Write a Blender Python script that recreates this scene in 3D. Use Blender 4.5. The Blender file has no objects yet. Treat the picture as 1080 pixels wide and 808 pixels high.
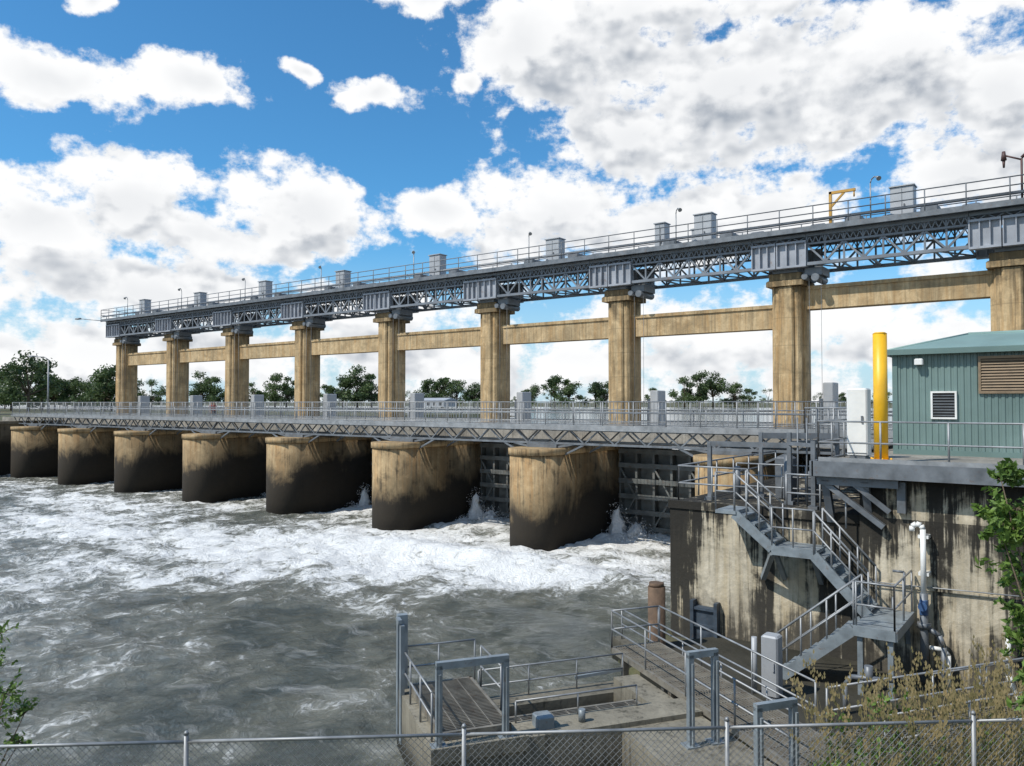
import bpy, math, random
import numpy as np
from mathutils import Vector, Matrix, noise
random.seed(3); rng=np.random.default_rng(5)
sc=bpy.context.scene
sc.view_settings.view_transform='Standard'
sc.view_settings.look='None'
FX,FY=-.5976,.8018
RX,RY=.8018,.5976
def W(d,r,z=0): return Vector((d*FX+r*RX,d*FY+r*RY,z))
# ---------------------------------------------------------------- materials
class NT:
    def __init__(s,tree): s.t=tree; s.n=tree.nodes; s.l=tree.links
    def new(s,typ,**k):
        n=s.n.new(typ)
        for a,b in k.items(): setattr(n,a,b)
        return n
    def put(s,sock,v):
        if v is None: return
        if isinstance(v,bpy.types.NodeSocket): s.l.new(v,sock)
        else: sock.default_value=v
    def m(s,op,a,b=None,c=None,clamp=False):
        n=s.new('ShaderNodeMath',operation=op); n.use_clamp=clamp
        s.put(n.inputs[0],a); s.put(n.inputs[1],b); s.put(n.inputs[2],c); return n.outputs[0]
    def v(s,op,a,b=None,c=None):
        n=s.new('ShaderNodeVectorMath',operation=op)
        s.put(n.inputs[0],a); s.put(n.inputs[1],b)
        if c is not None: s.put(n.inputs[2],c)
        return n.outputs['Value'] if op in('LENGTH','DOT_PRODUCT','DISTANCE') else n.outputs[0]
    def noise(s,vec,scale,detail=4,rough=.55,dist=0,dim='3D'):
        n=s.new('ShaderNodeTexNoise'); n.noise_dimensions=dim; s.put(n.inputs['Vector'],vec)
        n.inputs['Scale'].default_value=scale; n.inputs['Detail'].default_value=detail
        n.inputs['Roughness'].default_value=rough; n.inputs['Distortion'].default_value=dist
        return n.outputs['Fac']
    def mr(s,v,a,b,c=0.,d=1.,smooth=False):
        n=s.new('ShaderNodeMapRange'); n.interpolation_type='SMOOTHSTEP' if smooth else 'LINEAR'
        s.put(n.inputs[0],v)
        for i,x in enumerate((a,b,c,d)): s.put(n.inputs[i+1],x)
        return n.outputs[0]
    def mix(s,f,a,b,mode='MIX'):
        n=s.new('ShaderNodeMix',data_type='RGBA',blend_type=mode)
        s.put(n.inputs[0],f)
        s.put(n.inputs[6],(*a,1) if isinstance(a,tuple) and len(a)==3 else a)
        s.put(n.inputs[7],(*b,1) if isinstance(b,tuple) and len(b)==3 else b)
        return n.outputs[2]
    def bump(s,h,strength,dist):
        n=s.new('ShaderNodeBump'); n.inputs['Strength'].default_value=strength
        n.inputs['Distance'].default_value=dist; s.put(n.inputs['Height'],h); return n.outputs[0]
def newmat(name):
    m=bpy.data.materials.new(name); m.use_nodes=True
    t=NT(m.node_tree); b=m.node_tree.nodes['Principled BSDF']
    tc=t.new('ShaderNodeTexCoord').outputs['Object']
    return m,t,b,tc
def simple(name,col,rough=.6,metal=0.,var=.25,scale=3.,bump=0.,rust=0.):
    m,t,b,tc=newmat(name)
    n=t.noise(tc,scale,5,.6)
    f=t.mr(n,.3,.7)
    c=t.mix(f,tuple(x*(1-var) for x in col),tuple(min(1,x*(1+var)) for x in col))
    if rust>0:
        n2=t.noise(tc,scale*2.3,5,.7,.5)
        c=t.mix(t.mr(n2,.62-rust*.2,.75,0,.7),c,(.16,.08,.035))
    t.put(b.inputs['Base Color'],c)
    b.inputs['Metallic'].default_value=metal
    t.put(b.inputs['Roughness'],t.mr(n,.3,.7,rough-.1,min(1,rough+.1)))
    if bump>0: t.put(b.inputs['Normal'],t.bump(t.noise(tc,scale*8,5,.6),bump,.02))
    return m
def concrete(name,base,dark=(.03,.027,.02),streak=.5,wallstain=False,wet=None,joint=None,warm=None,piershade=False,coltop=False):
    m,t,b,tc=newmat(name)
    sep=t.new('ShaderNodeSeparateXYZ'); t.put(sep.inputs[0],tc); X,Y,z=sep.outputs
    big=t.noise(tc,.55,5,.6,.3); fine=t.noise(tc,9,5,.65); med=t.noise(tc,1.6,6,.68,.4)
    st=t.noise(t.v('MULTIPLY',tc,(2.6,2.6,.16)),1.6,5,.65,.2)
    st2=t.noise(t.v('MULTIPLY',tc,(7,7,.3)),1.6,4,.6)
    c=t.mix(t.mr(big,.35,.65),tuple(x*.66 for x in base),tuple(x*1.15 for x in base))
    if warm: c=t.mix(t.mr(st,.42,.66,0,.85),c,warm)
    c=t.mix(t.mr(fine,.35,.75,0,.35),c,tuple(x*.5 for x in base))
    c=t.mix(t.mr(med,.50,.64,0,.55),c,tuple(x*.40 for x in base))
    c=t.mix(t.mr(med,.46,.34,0,.5),c,tuple(min(1,x*1.3) for x in base))
    s=t.m('MULTIPLY',t.mr(st2,.5,.66),streak)
    c=t.mix(s,c,tuple(x*.3 for x in base))
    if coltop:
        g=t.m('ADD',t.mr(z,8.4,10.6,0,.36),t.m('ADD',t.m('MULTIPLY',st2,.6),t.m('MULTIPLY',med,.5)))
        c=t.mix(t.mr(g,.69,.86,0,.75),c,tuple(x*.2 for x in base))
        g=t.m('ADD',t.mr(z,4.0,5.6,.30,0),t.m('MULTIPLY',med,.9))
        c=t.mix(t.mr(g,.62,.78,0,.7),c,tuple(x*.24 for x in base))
    if wallstain:
        def gx(c0,w0,a0):
            d_=t.m('DIVIDE',t.m('SUBTRACT',X,c0),w0)
            return t.m('MULTIPLY',t.m('EXPONENT',t.m('MULTIPLY',t.m('MULTIPLY',d_,d_),-1.)),a0)
        wide=t.noise(t.v('MULTIPLY',tc,(1.9,1.9,.13)),1.2,6,.72,.15)
        rag=t.m('ADD',t.m('MULTIPLY',t.m('SUBTRACT',wide,.5),3.2),t.m('MULTIPLY',t.m('SUBTRACT',st2,.5),1.7))
        rag=t.m('ADD',rag,t.m('MULTIPLY',t.m('SUBTRACT',med,.5),1.5))
        g=t.m('ADD',t.m('ADD',gx(-8.0,.95,1.0),gx(-4.0,.62,1.35)),t.m('ADD',gx(-.95,.62,1.3),t.m('ADD',gx(-5.7,.4,.75),gx(-2.35,.22,.6))))
        fall=t.mr(z,.6,3.3,-.38,.25)
        k=t.m('ADD',t.m('ADD',g,fall),rag)
        c=t.mix(t.mr(k,.15,.6,0,.45),c,(.16,.15,.105))
        c=t.mix(t.mr(k,.36,.66,0,.96),c,dark)
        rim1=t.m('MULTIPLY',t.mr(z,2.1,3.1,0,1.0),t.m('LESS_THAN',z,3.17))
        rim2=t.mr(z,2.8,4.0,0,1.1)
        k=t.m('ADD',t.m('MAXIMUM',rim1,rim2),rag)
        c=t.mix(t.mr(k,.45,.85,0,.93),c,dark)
        k=t.m('ADD',t.mr(z,.3,2.0,1.0,-.3),rag)
        c=t.mix(t.mr(k,.35,.8,0,.88),c,tuple(x*1.8 for x in dark))
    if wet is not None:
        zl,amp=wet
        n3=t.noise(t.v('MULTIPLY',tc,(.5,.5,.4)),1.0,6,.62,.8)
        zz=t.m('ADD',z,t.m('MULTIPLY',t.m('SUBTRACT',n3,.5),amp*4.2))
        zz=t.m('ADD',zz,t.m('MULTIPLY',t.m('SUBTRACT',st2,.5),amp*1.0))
        if piershade:
            zz=t.m('SUBTRACT',zz,t.mr(X,-22,-33,0,.8))  # lifts the wet stain on far piers, painting their shade into the colour
            zz=t.m('SUBTRACT',zz,t.mr(Y,23.7,27.5,-.15,.6))  # lifts it further back under the bridge too, again as painted shade
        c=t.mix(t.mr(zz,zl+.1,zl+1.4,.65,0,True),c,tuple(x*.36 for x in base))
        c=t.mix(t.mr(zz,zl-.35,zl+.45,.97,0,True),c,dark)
        c=t.mix(t.mr(z,.15,.45,.6,0),c,tuple(x*.7 for x in dark))
        c=t.mix(t.mr(t.m('ADD',t.m('MULTIPLY',st2,.6),t.m('MULTIPLY',med,.6)),.64,.78,0,.7),c,dark)
    if joint:
        fr=t.m('FRACT',t.m('DIVIDE',z,joint))
        j=t.m('LESS_THAN',fr,.03)
        c=t.mix(t.m('MULTIPLY',j,.4),c,tuple(x*.35 for x in base))
    t.put(b.inputs['Base Color'],c)
    b.inputs['Roughness'].default_value=.9
    b.inputs['Specular IOR Level'].default_value=.3
    t.put(b.inputs['Normal'],t.bump(t.m('ADD',t.m('MULTIPLY',fine,.7),t.m('MULTIPLY',med,.5)),.7,.03))
    return m
M={}
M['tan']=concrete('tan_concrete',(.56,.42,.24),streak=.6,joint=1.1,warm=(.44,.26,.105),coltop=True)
M['beam']=concrete('beam_concrete',(.54,.41,.24),streak=.5,warm=(.42,.26,.115))
M['pier']=concrete('pier_concrete',(.46,.34,.19),dark=(.026,.022,.017),streak=.5,wet=(1.35,.75),warm=(.35,.20,.08),piershade=True)
M['wall']=concrete('lock_concrete',(.56,.50,.385),dark=(.026,.024,.02),streak=.4,wallstain=True,warm=(.46,.37,.23))
M['slab']=concrete('slab_concrete',(.34,.31,.24),dark=(.02,.02,.014),streak=.5,wet=(.25,.2))
M['abut']=concrete('abutment_concrete',(.2,.17,.12),dark=(.02,.018,.014),streak=.6,wet=(2.4,.6))
M['deck']=concrete('deck_concrete',(.33,.31,.27),streak=.4)
M['truss']=simple('gantry_steel_paint',(.18,.20,.225),.5,.15,.25,1.5,rust=.05)
M['plate']=simple('gantry_plate_paint',(.31,.33,.365),.5,.1,.22,1.2,rust=.1)
M['galv']=simple('galvanised_steel',(.29,.30,.305),.5,.4,.25,4.)
M['galvd']=simple('weathered_steel',(.16,.175,.19),.5,.3,.3,3.,rust=.15)
M['stair']=simple('stair_paint',(.23,.265,.285),.5,.2,.25,4.,rust=.15)
M['gate']=simple('gate_steel',(.16,.17,.165),.6,.3,.4,2.,rust=.4)
M['cab']=simple('cabinet_paint',(.38,.395,.41),.5,.1,.15,1.)
M['white']=simple('white_paint',(.74,.74,.71),.45,0,.1,2.,rust=.0)
M['yellow']=simple('yellow_paint',(.82,.46,.02),.4,0,.12,3.)
M['ochre']=simple('ochre_paint',(.48,.27,.05),.5,0,.2,3.,rust=.2)
M['rustred']=simple('dark_rust_paint',(.085,.045,.04),.6,0,.3,6.)
M['blue']=simple('blue_valve_paint',(.04,.09,.2),.5,0,.2,6.)
M['panel']=simple('dark_blue_panel',(.06,.08,.105),.5,.2,.3,4.,rust=.2)
M['shed']=simple('shed_green_steel',(.15,.22,.205),.45,.05,.15,.8)
M['shedroof']=simple('shed_roof_green',(.23,.34,.31),.4,.05,.1,.8)
M['shedtrim']=simple('shed_trim_green',(.13,.20,.185),.45,.05,.1,.8)
M['brown']=simple('brown_louvre',(.22,.16,.10),.6,.1,.25,5.)
M['black']=simple('dark_rubber',(.02,.02,.02),.6,0,.2,5.)
M['wood']=simple('weathered_timber',(.13,.085,.055),.85,0,.45,6.,.6)
M['grate']=simple('walkway_grating',(.25,.23,.19),.55,.4,.3,4.,rust=.35)
M['bark']=simple('bark',(.12,.09,.06),.9,0,.3,6.,.6)
M['cloth_red']=simple('red_cloth',(.35,.07,.05),.8,0,.2,5.)
M['cloth_dark']=simple('dark_cloth',(.04,.05,.08),.8,0,.2,5.)
M['skin']=simple('skin',(.5,.3,.2),.5,0,.1,5.)
M['hair']=simple('hair',(.04,.025,.015),.6,0,.2,9.)
def leafmat(name,a,b,sc_=1.2):
    m,t,p,tc=newmat(name)
    n=t.noise(tc,sc_,2,.6); n2=t.noise(tc,sc_*9,1,.5)
    f=t.mr(t.m('ADD',t.m('MULTIPLY',n,.6),t.m('MULTIPLY',n2,.4)),.35,.65)
    cc=t.mix(f,a,b)
    t.put(p.inputs['Base Color'],cc); p.inputs['Roughness'].default_value=.6
    tr=t.new('ShaderNodeBsdfTranslucent'); t.put(tr.inputs[0],cc)
    mx=t.new('ShaderNodeMixShader'); mx.inputs[0].default_value=.3
    t.l.new(p.outputs[0],mx.inputs[1]); t.l.new(tr.outputs[0],mx.inputs[2])
    t.l.new(mx.outputs[0],t.n['Material Output'].inputs[0]); return m
M['leaf']=leafmat('leaves',(.06,.12,.02),(.20,.32,.06),3.)
M['fartree']=leafmat('distant_foliage',(.03,.06,.02),(.14,.20,.07),.10)
M['grass']=leafmat('dry_grass',(.16,.15,.06),(.48,.37,.19),2.)
M['grassg']=leafmat('green_grass',(.05,.10,.02),(.16,.22,.06),2.)
m,t,b,tc=newmat('ground_soil_grass'); M['ground']=m
n=t.noise(tc,.35,6,.6); n2=t.noise(tc,6,6,.7)
c=t.mix(t.mr(n,.4,.6),(.055,.075,.025),(.15,.125,.07)); c=t.mix(t.mr(n2,.4,.7,0,.5),c,(.05,.05,.025))
t.put(b.inputs['Base Color'],c); b.inputs['Roughness'].default_value=.95
t.put(b.inputs['Normal'],t.bump(n2,.8,.06))
# river water
m,t,b,tc=newmat('turbulent_river_water'); M['water']=m
at=t.new('ShaderNodeAttribute'); at.attribute_name='foam'; fo=at.outputs['Fac']
w1=t.new('ShaderNodeTexNoise'); w1.inputs['Scale'].default_value=.5; w1.inputs['Detail'].default_value=4
t.put(w1.inputs['Vector'],tc)
wp=t.v('ADD',tc,t.v('MULTIPLY',t.v('SUBTRACT',w1.outputs['Color'],(.5,.5,.5)),(1.8,1.8,0)))
a1=t.noise(t.v('MULTIPLY',wp,(.8,.62,1)),.95,8,.66,.3)
a2=t.noise(t.v('MULTIPLY',wp,(1,.8,1)),4.5,6,.72,.5)
k=t.m('ADD',t.m('MULTIPLY',a1,.58),t.m('MULTIPLY',a2,.42))
th=t.mr(fo,0,1,.66,.35)
f=t.mr(t.m('SUBTRACT',k,th),-.04,.13,0,1,True)
f=t.m('MULTIPLY',f,t.mr(fo,0,.25,.5,1))
vo=t.new('ShaderNodeTexVoronoi',feature='DISTANCE_TO_EDGE'); vo.inputs['Scale'].default_value=3.6; t.put(vo.inputs['Vector'],t.v('ADD',wp,t.v('MULTIPLY',w1.outputs['Color'],(1,1,0))))
lace=t.mr(vo.outputs['Distance'],.0,.16,1,.3)
f=t.m('MULTIPLY',f,t.mr(f,.3,.9,lace,1))
film=t.noise(t.v('MULTIPLY',wp,(.3,.85,1)),1.6,8,.74,.6)
f2=t.m('MULTIPLY',t.mr(film,.54,.74),.33)
f=t.m('MAXIMUM',f,f2)
deep=t.mix(t.mr(a1,.4,.6),(.060,.070,.062),(.118,.122,.098))
aer=t.mix(t.mr(t.m('ADD',t.m('MULTIPLY',fo,.6),t.m('MULTIPLY',a1,.5)),.35,.9),deep,(.29,.285,.235))
col=t.mix(f,aer,(.80,.80,.775))
t.put(b.inputs['Base Color'],col)
t.put(b.inputs['Roughness'],t.mr(f,0,.7,.10,.65))
b.inputs['IOR'].default_value=1.33
hh=t.m('ADD',t.m('MULTIPLY',a1,1.0),t.m('ADD',t.m('MULTIPLY',a2,.6),t.m('MULTIPLY',t.noise(wp,14,4,.6),.18)))
hh=t.m('MULTIPLY',hh,t.mr(fo,.2,.7,.6,1.1))
t.put(b.inputs['Normal'],t.bump(hh,.75,.25))
m,t,b,tc=newmat('white_spray'); M['spray']=m
b.inputs['Base Color'].default_value=(.82,.82,.81,1); b.inputs['Roughness'].default_value=.8
t.put(b.inputs['Normal'],t.bump(t.noise(tc,9,6,.7),1.,.1))
m,t,b,tc=newmat('lake_water'); M['lake']=m
b.inputs['Base Color'].default_value=(.05,.07,.07,1); b.inputs['Roughness'].default_value=.12
t.put(b.inputs['Normal'],t.bump(t.noise(tc,1.2,4,.6),.3,.1))
# ---------------------------------------------------------------- mesh builder
class B:
    def __init__(s,T=None): s.v=[]; s.f=[]; s.sm=[]; s.T=T
    def add(s,vs,fs,sm=False):
        o=len(s.v)
        for p in vs:
            p=Vector(p)
            if s.T is not None: p=s.T@p
            s.v.append(tuple(p))
        for f in fs: s.f.append([i+o for i in f]); s.sm.append(sm)
    def box(s,x0,x1,y0,y1,z0,z1):
        s.add([(x0,y0,z0),(x1,y0,z0),(x1,y1,z0),(x0,y1,z0),(x0,y0,z1),(x1,y0,z1),(x1,y1,z1),(x0,y1,z1)],
              [(3,2,1,0),(4,5,6,7),(0,1,5,4),(1,2,6,5),(2,3,7,6),(3,0,4,7)])
    def cbox(s,x0,x1,y0,y1,z0,z1,c=.02):
        P=[(x0+c,y0),(x1-c,y0),(x1,y0+c),(x1,y1-c),(x1-c,y1),(x0+c,y1),(x0,y1-c),(x0,y0+c)]
        cx,cy=(x0+x1)/2,(y0+y1)/2
        vs=[(p[0],p[1],z0) for p in P]+[(p[0],p[1],z1-c) for p in P]
        vs+=[(cx+(p[0]-cx)*(1-2*c/(x1-x0)),cy+(p[1]-cy)*(1-2*c/(y1-y0)),z1) for p in P]
        fs=[tuple(range(7,-1,-1)),tuple(range(16,24))]
        for k in (0,8):
            for i in range(8): fs.append((k+i,k+(i+1)%8,k+8+(i+1)%8,k+8+i))
        s.add(vs,fs)
    def prism(s,P,z0,z1,sm=False):
        n=len(P)
        s.add([(p[0],p[1],z0) for p in P]+[(p[0],p[1],z1) for p in P],
              [tuple(range(n-1,-1,-1)),tuple(range(n,2*n))])
        o=len(s.v)-2*n
        for i in range(n):
            s.f.append([o+i,o+(i+1)%n,o+n+(i+1)%n,o+n+i]); s.sm.append(sm)
    def beam(s,p,q,w=.05,h=None):
        h=h or w; p=Vector(p); q=Vector(q); d=q-p
        if d.length<1e-5: return
        d.normalize(); up=Vector((0,0,1)) if abs(d.z)<.95 else Vector((0,1,0))
        a=d.cross(up).normalized()*w/2; c=a.cross(d).normalized()*h/2
        s.add([p-a-c,p+a-c,p+a+c,p-a+c,q-a-c,q+a-c,q+a+c,q-a+c],
              [(0,1,2,3),(7,6,5,4),(0,4,5,1),(1,5,6,2),(2,6,7,3),(3,7,4,0)])
    def tube(s,p,q,r=.02,n=8,r2=None):
        r2=r if r2 is None else r2
        p=Vector(p); q=Vector(q); d=(q-p)
        if d.length<1e-5: return
        d.normalize(); up=Vector((0,0,1)) if abs(d.z)<.95 else Vector((0,1,0))
        a=d.cross(up).normalized(); c=a.cross(d).normalized()
        vs=[]
        for (o,rr) in ((p,r),(q,r2)):
            for i in range(n):
                t_=2*math.pi*i/n; vs.append(o+a*math.cos(t_)*rr+c*math.sin(t_)*rr)
        s.add(vs,[tuple(range(n)),tuple(range(2*n-1,n-1,-1))])
        o=len(s.v)-2*n
        for i in range(n):
            s.f.append([o+i,o+n+i,o+n+(i+1)%n,o+(i+1)%n]); s.sm.append(True)
    def path(s,pts,r,n=8):
        for i in range(len(pts)-1): s.tube(pts[i],pts[i+1],r,n)
    def rail(s,pts,h=.85,sp=1.2,rails=(1,.5),r=.022,picket=None,pr=.006):
        for i in range(len(pts)-1):
            p=Vector(pts[i]); q=Vector(pts[i+1]); L=(q-p).length
            for k in rails: s.tube(p+Vector((0,0,h*k)),q+Vector((0,0,h*k)),r,6)
            n=max(1,round(L/sp))
            for j in range(n+1): 
                a=p.lerp(q,j/n); s.tube(a,a+Vector((0,0,h)),r,6)
            if picket:
                n=int(L/picket)
                for j in range(n):
                    a=p.lerp(q,(j+.5)/n); s.beam(a+Vector((0,0,.08)),a+Vector((0,0,h-.03)),pr*2)
def mkobj(name,b,mat,parent=None,loc=None):
    me=bpy.data.meshes.new(name); me.from_pydata(b.v,[],b.f); me.update()
    me.polygons.foreach_set('use_smooth',b.sm)
    me.materials.append(M[mat] if isinstance(mat,str) else mat)
    o=bpy.data.objects.new(name,me); sc.collection.objects.link(o)
    if parent: o.parent=parent
    return o
def empty(name):
    o=bpy.data.objects.new(name,None); sc.collection.objects.link(o); return o
# ---------------------------------------------------------------- terrain
OU=W(10.1,-1.01); U=Vector((.5595,.829,0)).normalized(); V=Vector((-.829,.5595,0)).normalized()
T=Matrix(((U.x,V.x,0,OU.x),(U.y,V.y,0,OU.y),(0,0,1,0),(0,0,0,1)))
def hgt(x,y):
    d=FX*x+FY*y; r=RX*x+RY*y
    rel=Vector((x,y,0))-OU; u=rel.dot(U)
    nz=noise.noise(Vector((x*.02,y*.02,0)))
    if y>31:
        if x<-72 and y<110: return 3.8
        if x>6 and y<45: return 3.9
        if y<330: return 1.5
        return float(np.interp(y,[330,350,4000],[1.5,4.2,6]))+nz*.5
    left=-66.4-(max(0,5-y))*1.2
    if x<left: return 3.8
    hill=float(np.interp(d,[-4000,1,3,7.6,8.8,10.5],[4.2,3.8,3.4,1.0,.2,-2.5]))
    if y>16.9 and x>-7.9:
        return float(np.interp(x,[-3,0,5,6],[-.5,-.5,-.5,3.9]))
    bump_=noise.noise(Vector((x,y,0)))*.1
    if r>1.6 and 7<d<=10.2 and u<=5.0:
        k=float(np.interp(r,[1.6,2.8],[0,1]))
        return hill*(1-k)+k*(float(np.interp(d,[7.6,9.0,10.2],[1.1,.85,-.6]))+bump_)
    if u>5.0 and d>7 and x>-8.2:
        z=float(np.interp(d,[7.6,9.2,10.8],[1.1,.85,.12]))
        z+=float(np.interp(x,[-1.5,1,5,7],[0,.6,2.9,3.8]))
        z=min(z,3.9)
        return max(z,-2)+ (bump_ if z>.2 else 0)
    return hill
def axis(lo,hi,step,far,flo=None):
    a=list(np.arange(lo,hi+.001,step)); s=step*2; x=hi
    while x<far: x+=s; a.append(x); s*=1.5
    s=step*2; x=lo
    while x>-far: x-=s; a.insert(0,x); s*=1.5
    return a
def gridmesh(xs,ys,fn):
    v=[(x,y,fn(x,y)) for y in ys for x in xs]; nx=len(xs)
    f=[(j*nx+i,j*nx+i+1,(j+1)*nx+i+1,(j+1)*nx+i) for j in range(len(ys)-1) for i in range(nx-1)]
    return v,f
b=B(); b.v,b.f=gridmesh(axis(-84,16,.5,5000),axis(-30,44,.5,5000),hgt); b.sm=[True]*len(b.f)
mkobj('ground',b,'ground')
# ---------------------------------------------------------------- river
def foamd(x,y):
    d=FX*x+FY*y; r=RX*x+RY*y
    f=float(np.interp(d,[11,15,19,24,32,45,60],[.20,.26,.40,.61,.68,.62,.52]))
    f+=.48*math.exp(-(((x+17.5)/8.5)**2+((y-20.6)/2.2)**2))
    f+=.30*math.exp(-(((x+27)/10)**2+((y-18)/2.8)**2))
    f+=.18*math.exp(-(((x+16)/3)**2+((y-9.5)/1.2)**2))
    if y>25:
        for xc in (-15.2,-22.8,-30.4): f+=.4*math.exp(-(((x-xc)/1.6)**2+((y-27.4)/1.6)**2))
    f-=.42*math.exp(-(((x+10.5)/3.3)**2+((y-17.5)/3.3)**2))
    f-=.18*math.exp(-(((x+16.5)/5)**2+((y-12.5)/2.5)**2))
    f+=.34*noise.noise(Vector((x*.11,y*.22,3)))+.18*noise.noise(Vector((x*.35,y*.6,7)))
    return max(0,min(1,f))
def wave(x,y):
    rel=Vector((x,y,0))-OU; u=rel.dot(U)
    a=float(np.interp(u,[2.8,5],[1,0])) if y<17 else (1 if x<-8.3 else 0)
    if x<-75 or y<-20: return 0
    fo=foamd(x,y)
    amp=(.035+.24*fo)*a
    q=Vector((x,y,0))
    h=noise.noise(q*.4)*.55+noise.noise(q*1.2+Vector((5,1,0)))*.6+(abs(noise.noise(q*2.4))-.25)*.55+noise.noise(q*4.6)*.25
    h+=1.6*math.exp(-(((x+17.5)/6.5)**2+((y-20.8)/1.0)**2))
    return h*amp
xs=[-400,-250,-150,-110,-90,-78,-72]+list(np.arange(-66.5,4,.18))
ys=[-400,-250,-150,-90,-60,-40,-28,-20,-14,-9,-5,-2]+list(np.arange(0,29.6,.18))
b=B(); b.v,b.f=gridmesh(xs,ys,wave); b.sm=[True]*len(b.f)
o=mkobj('river_water',b,'water')
at=o.data.attributes.new('foam','FLOAT','POINT')
at.data.foreach_set('value',[foamd(v[0],v[1]) for v in b.v])
b=B(); b.add([(-3000,30.6,3.3),(3000,30.6,3.3),(3000,346,3.3),(-3000,346,3.3)],[(0,1,2,3)]); mkobj('lake_water',b,'lake')
# ---------------------------------------------------------------- weir
XK=[-2.0-7.6*k for k in range(9)]
weir=empty('concrete_weir')
pb=B(); cb=B(); bb=B(); gb=B(); db=B(); sb=B()
for k,x in enumerate(XK):
    w=1.0
    def plan(w,yb):
        P=[(x-w,yb)]
        for i in range(0,17):
            a=math.pi+math.pi*i/16
            P.append((x+w*math.cos(a),24.6+w*math.sin(a)*1.0))
        P.append((x+w,yb)); return P
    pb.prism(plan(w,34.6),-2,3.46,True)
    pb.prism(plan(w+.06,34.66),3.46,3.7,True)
    cy=32.; xx=x-.1
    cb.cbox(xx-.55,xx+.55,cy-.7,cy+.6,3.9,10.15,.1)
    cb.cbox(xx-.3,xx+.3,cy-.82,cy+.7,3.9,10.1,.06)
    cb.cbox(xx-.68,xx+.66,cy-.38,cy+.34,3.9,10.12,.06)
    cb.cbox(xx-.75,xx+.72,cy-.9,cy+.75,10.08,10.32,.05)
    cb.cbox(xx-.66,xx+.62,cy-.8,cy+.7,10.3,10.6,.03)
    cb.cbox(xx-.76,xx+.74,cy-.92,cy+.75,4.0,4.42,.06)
    if k<8:
        z0,z1=(9.15,10.05) if k==0 else (8.45,9.4)
        bb.box(x-7.6+.5,x-.6,cy-.3,cy+.3,z0,z1)
        bb.box(x-7.6+.62,x-.7,cy-.36,cy+.36,z1-.12,z1+.02)
    xa,xb=x-7.6+1.0,x-1.0
    gb.box(xa,xb,29.75,29.85,-1,3.5)
    for z in (.2,.85,1.5,2.15,2.8,3.4):
        gb.box(xa,xb,29.35,29.7,z-.05,z+.05); gb.box(xa,xb,29.33,29.36,z-.1,z+.1)
    for i in range(8):
        xx=xa+(xb-xa)*i/7; gb.box(xx-.05,xx+.05,29.40,29.74,0,3.45)
        if i<7 and i%2==0:
            gb.beam((xx,29.36,.2),(xx+.8,29.36,1.5),.07); gb.beam((xx+.8,29.38,1.5),(xx,29.38,2.8),.07)
    sb.cbox(x+1.0,x+1.4,32.3,33.1,4.0,6.25-.25*(k>1),.03)
    sb.cbox(x+.82,x+1.0,32.4,33.0,4.0,5.6,.02)
db.box(-78,9,28.6,35,3.72,4.05)
db.box(-78,9,28.5,28.62,3.76,4.2)
db.box(-65.5,-63.8,28.2,35,-2,3.7)
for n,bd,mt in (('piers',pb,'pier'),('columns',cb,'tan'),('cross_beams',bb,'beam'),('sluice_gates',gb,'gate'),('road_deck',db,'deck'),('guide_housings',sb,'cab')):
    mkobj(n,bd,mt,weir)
b=B(); b.rail([(-78,34.8,4.05),(9,34.8,4.05)],1.0,2.4,(1,.5),.03); mkobj('road_guardrail',b,'galv')
b=B(); b.box(-68,-65.7,-2,28.4,-2,3.85); b.box(-68.1,-65.55,-2.1,28.3,3.85,4.05)
for i in range(9): b.box(-65.7,-65.45,2+i*3,2.5+i*3,-2,3.8)
mkobj('abutment_wall',b,'abut')
b=B(); b.rail([(-66.2,-2,4.05),(-66.2,26,4.05)],1.0,2,(1,.5),.03); mkobj('abutment_railing',b,'galv')
# gantry bridge
gan=empty('hoist_gantry_bridge')
tb=B(); pl=B(); rb=B(); mach=B(); dk=B()
XA,XB=XK[8]-1.6,XK[0]+1.2
for y in (30.95,33.05):
    for k in range(9):
        x=XK[k]
        x0,x1=x-1.3,x+.8
        for (sa,sb_) in ((x0,x-.38),(x-.3,x1)):
            pl.box(sa,sb_,y-.02,y+.02,10.8,11.68)
            for z in (10.76,11.7): pl.box(sa-.02,sb_+.02,y-.16,y+.16,z-.04,z+.04)
            for i in range(4):
                xx=sa+(sb_-sa)*i/3; pl.box(xx-.02,xx+.02,y-.15,y+.15,10.8,11.67)
        tb.box(x0,x1,y-.09,y+.09,11.88,12.0)
        for i in range(9):
            xx=x0+(x1-x0)*i/8
            if i<8: tb.beam((xx,y,11.74 if i%2 else 11.9),(xx+(x1-x0)/8,y,11.9 if i%2 else 11.74),.035)
        if k<8:
            a,b_=XK[k+1]+.82,x-1.32
            tb.box(a,b_,y-.09,y+.09,11.88,12.0); tb.box(a,b_,y-.09,y+.09,10.76,10.88)
            tb.box(a,b_,y-.06,y+.06,11.56,11.63)
            n=8; st=(b_-a)/n
            for i in range(n+1):
                xx=a+st*i
                tb.beam((xx,y,10.85),(xx,y,11.9),.065)
                if i<n:
                    if i%2: tb.beam((xx,y,10.85),(xx+st,y,11.58),.07)
                    else: tb.beam((xx,y,11.58),(xx+st,y,10.85),.07)
                    for j in range(3):
                        u0=xx+st*j/3; u1=xx+st*(j+1)/3
                        tb.beam((u0,y-.03,11.62),(.5*(u0+u1),y-.03,11.88),.035); tb.beam((.5*(u0+u1),y-.03,11.88),(u1,y-.03,11.62),.035)
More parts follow.
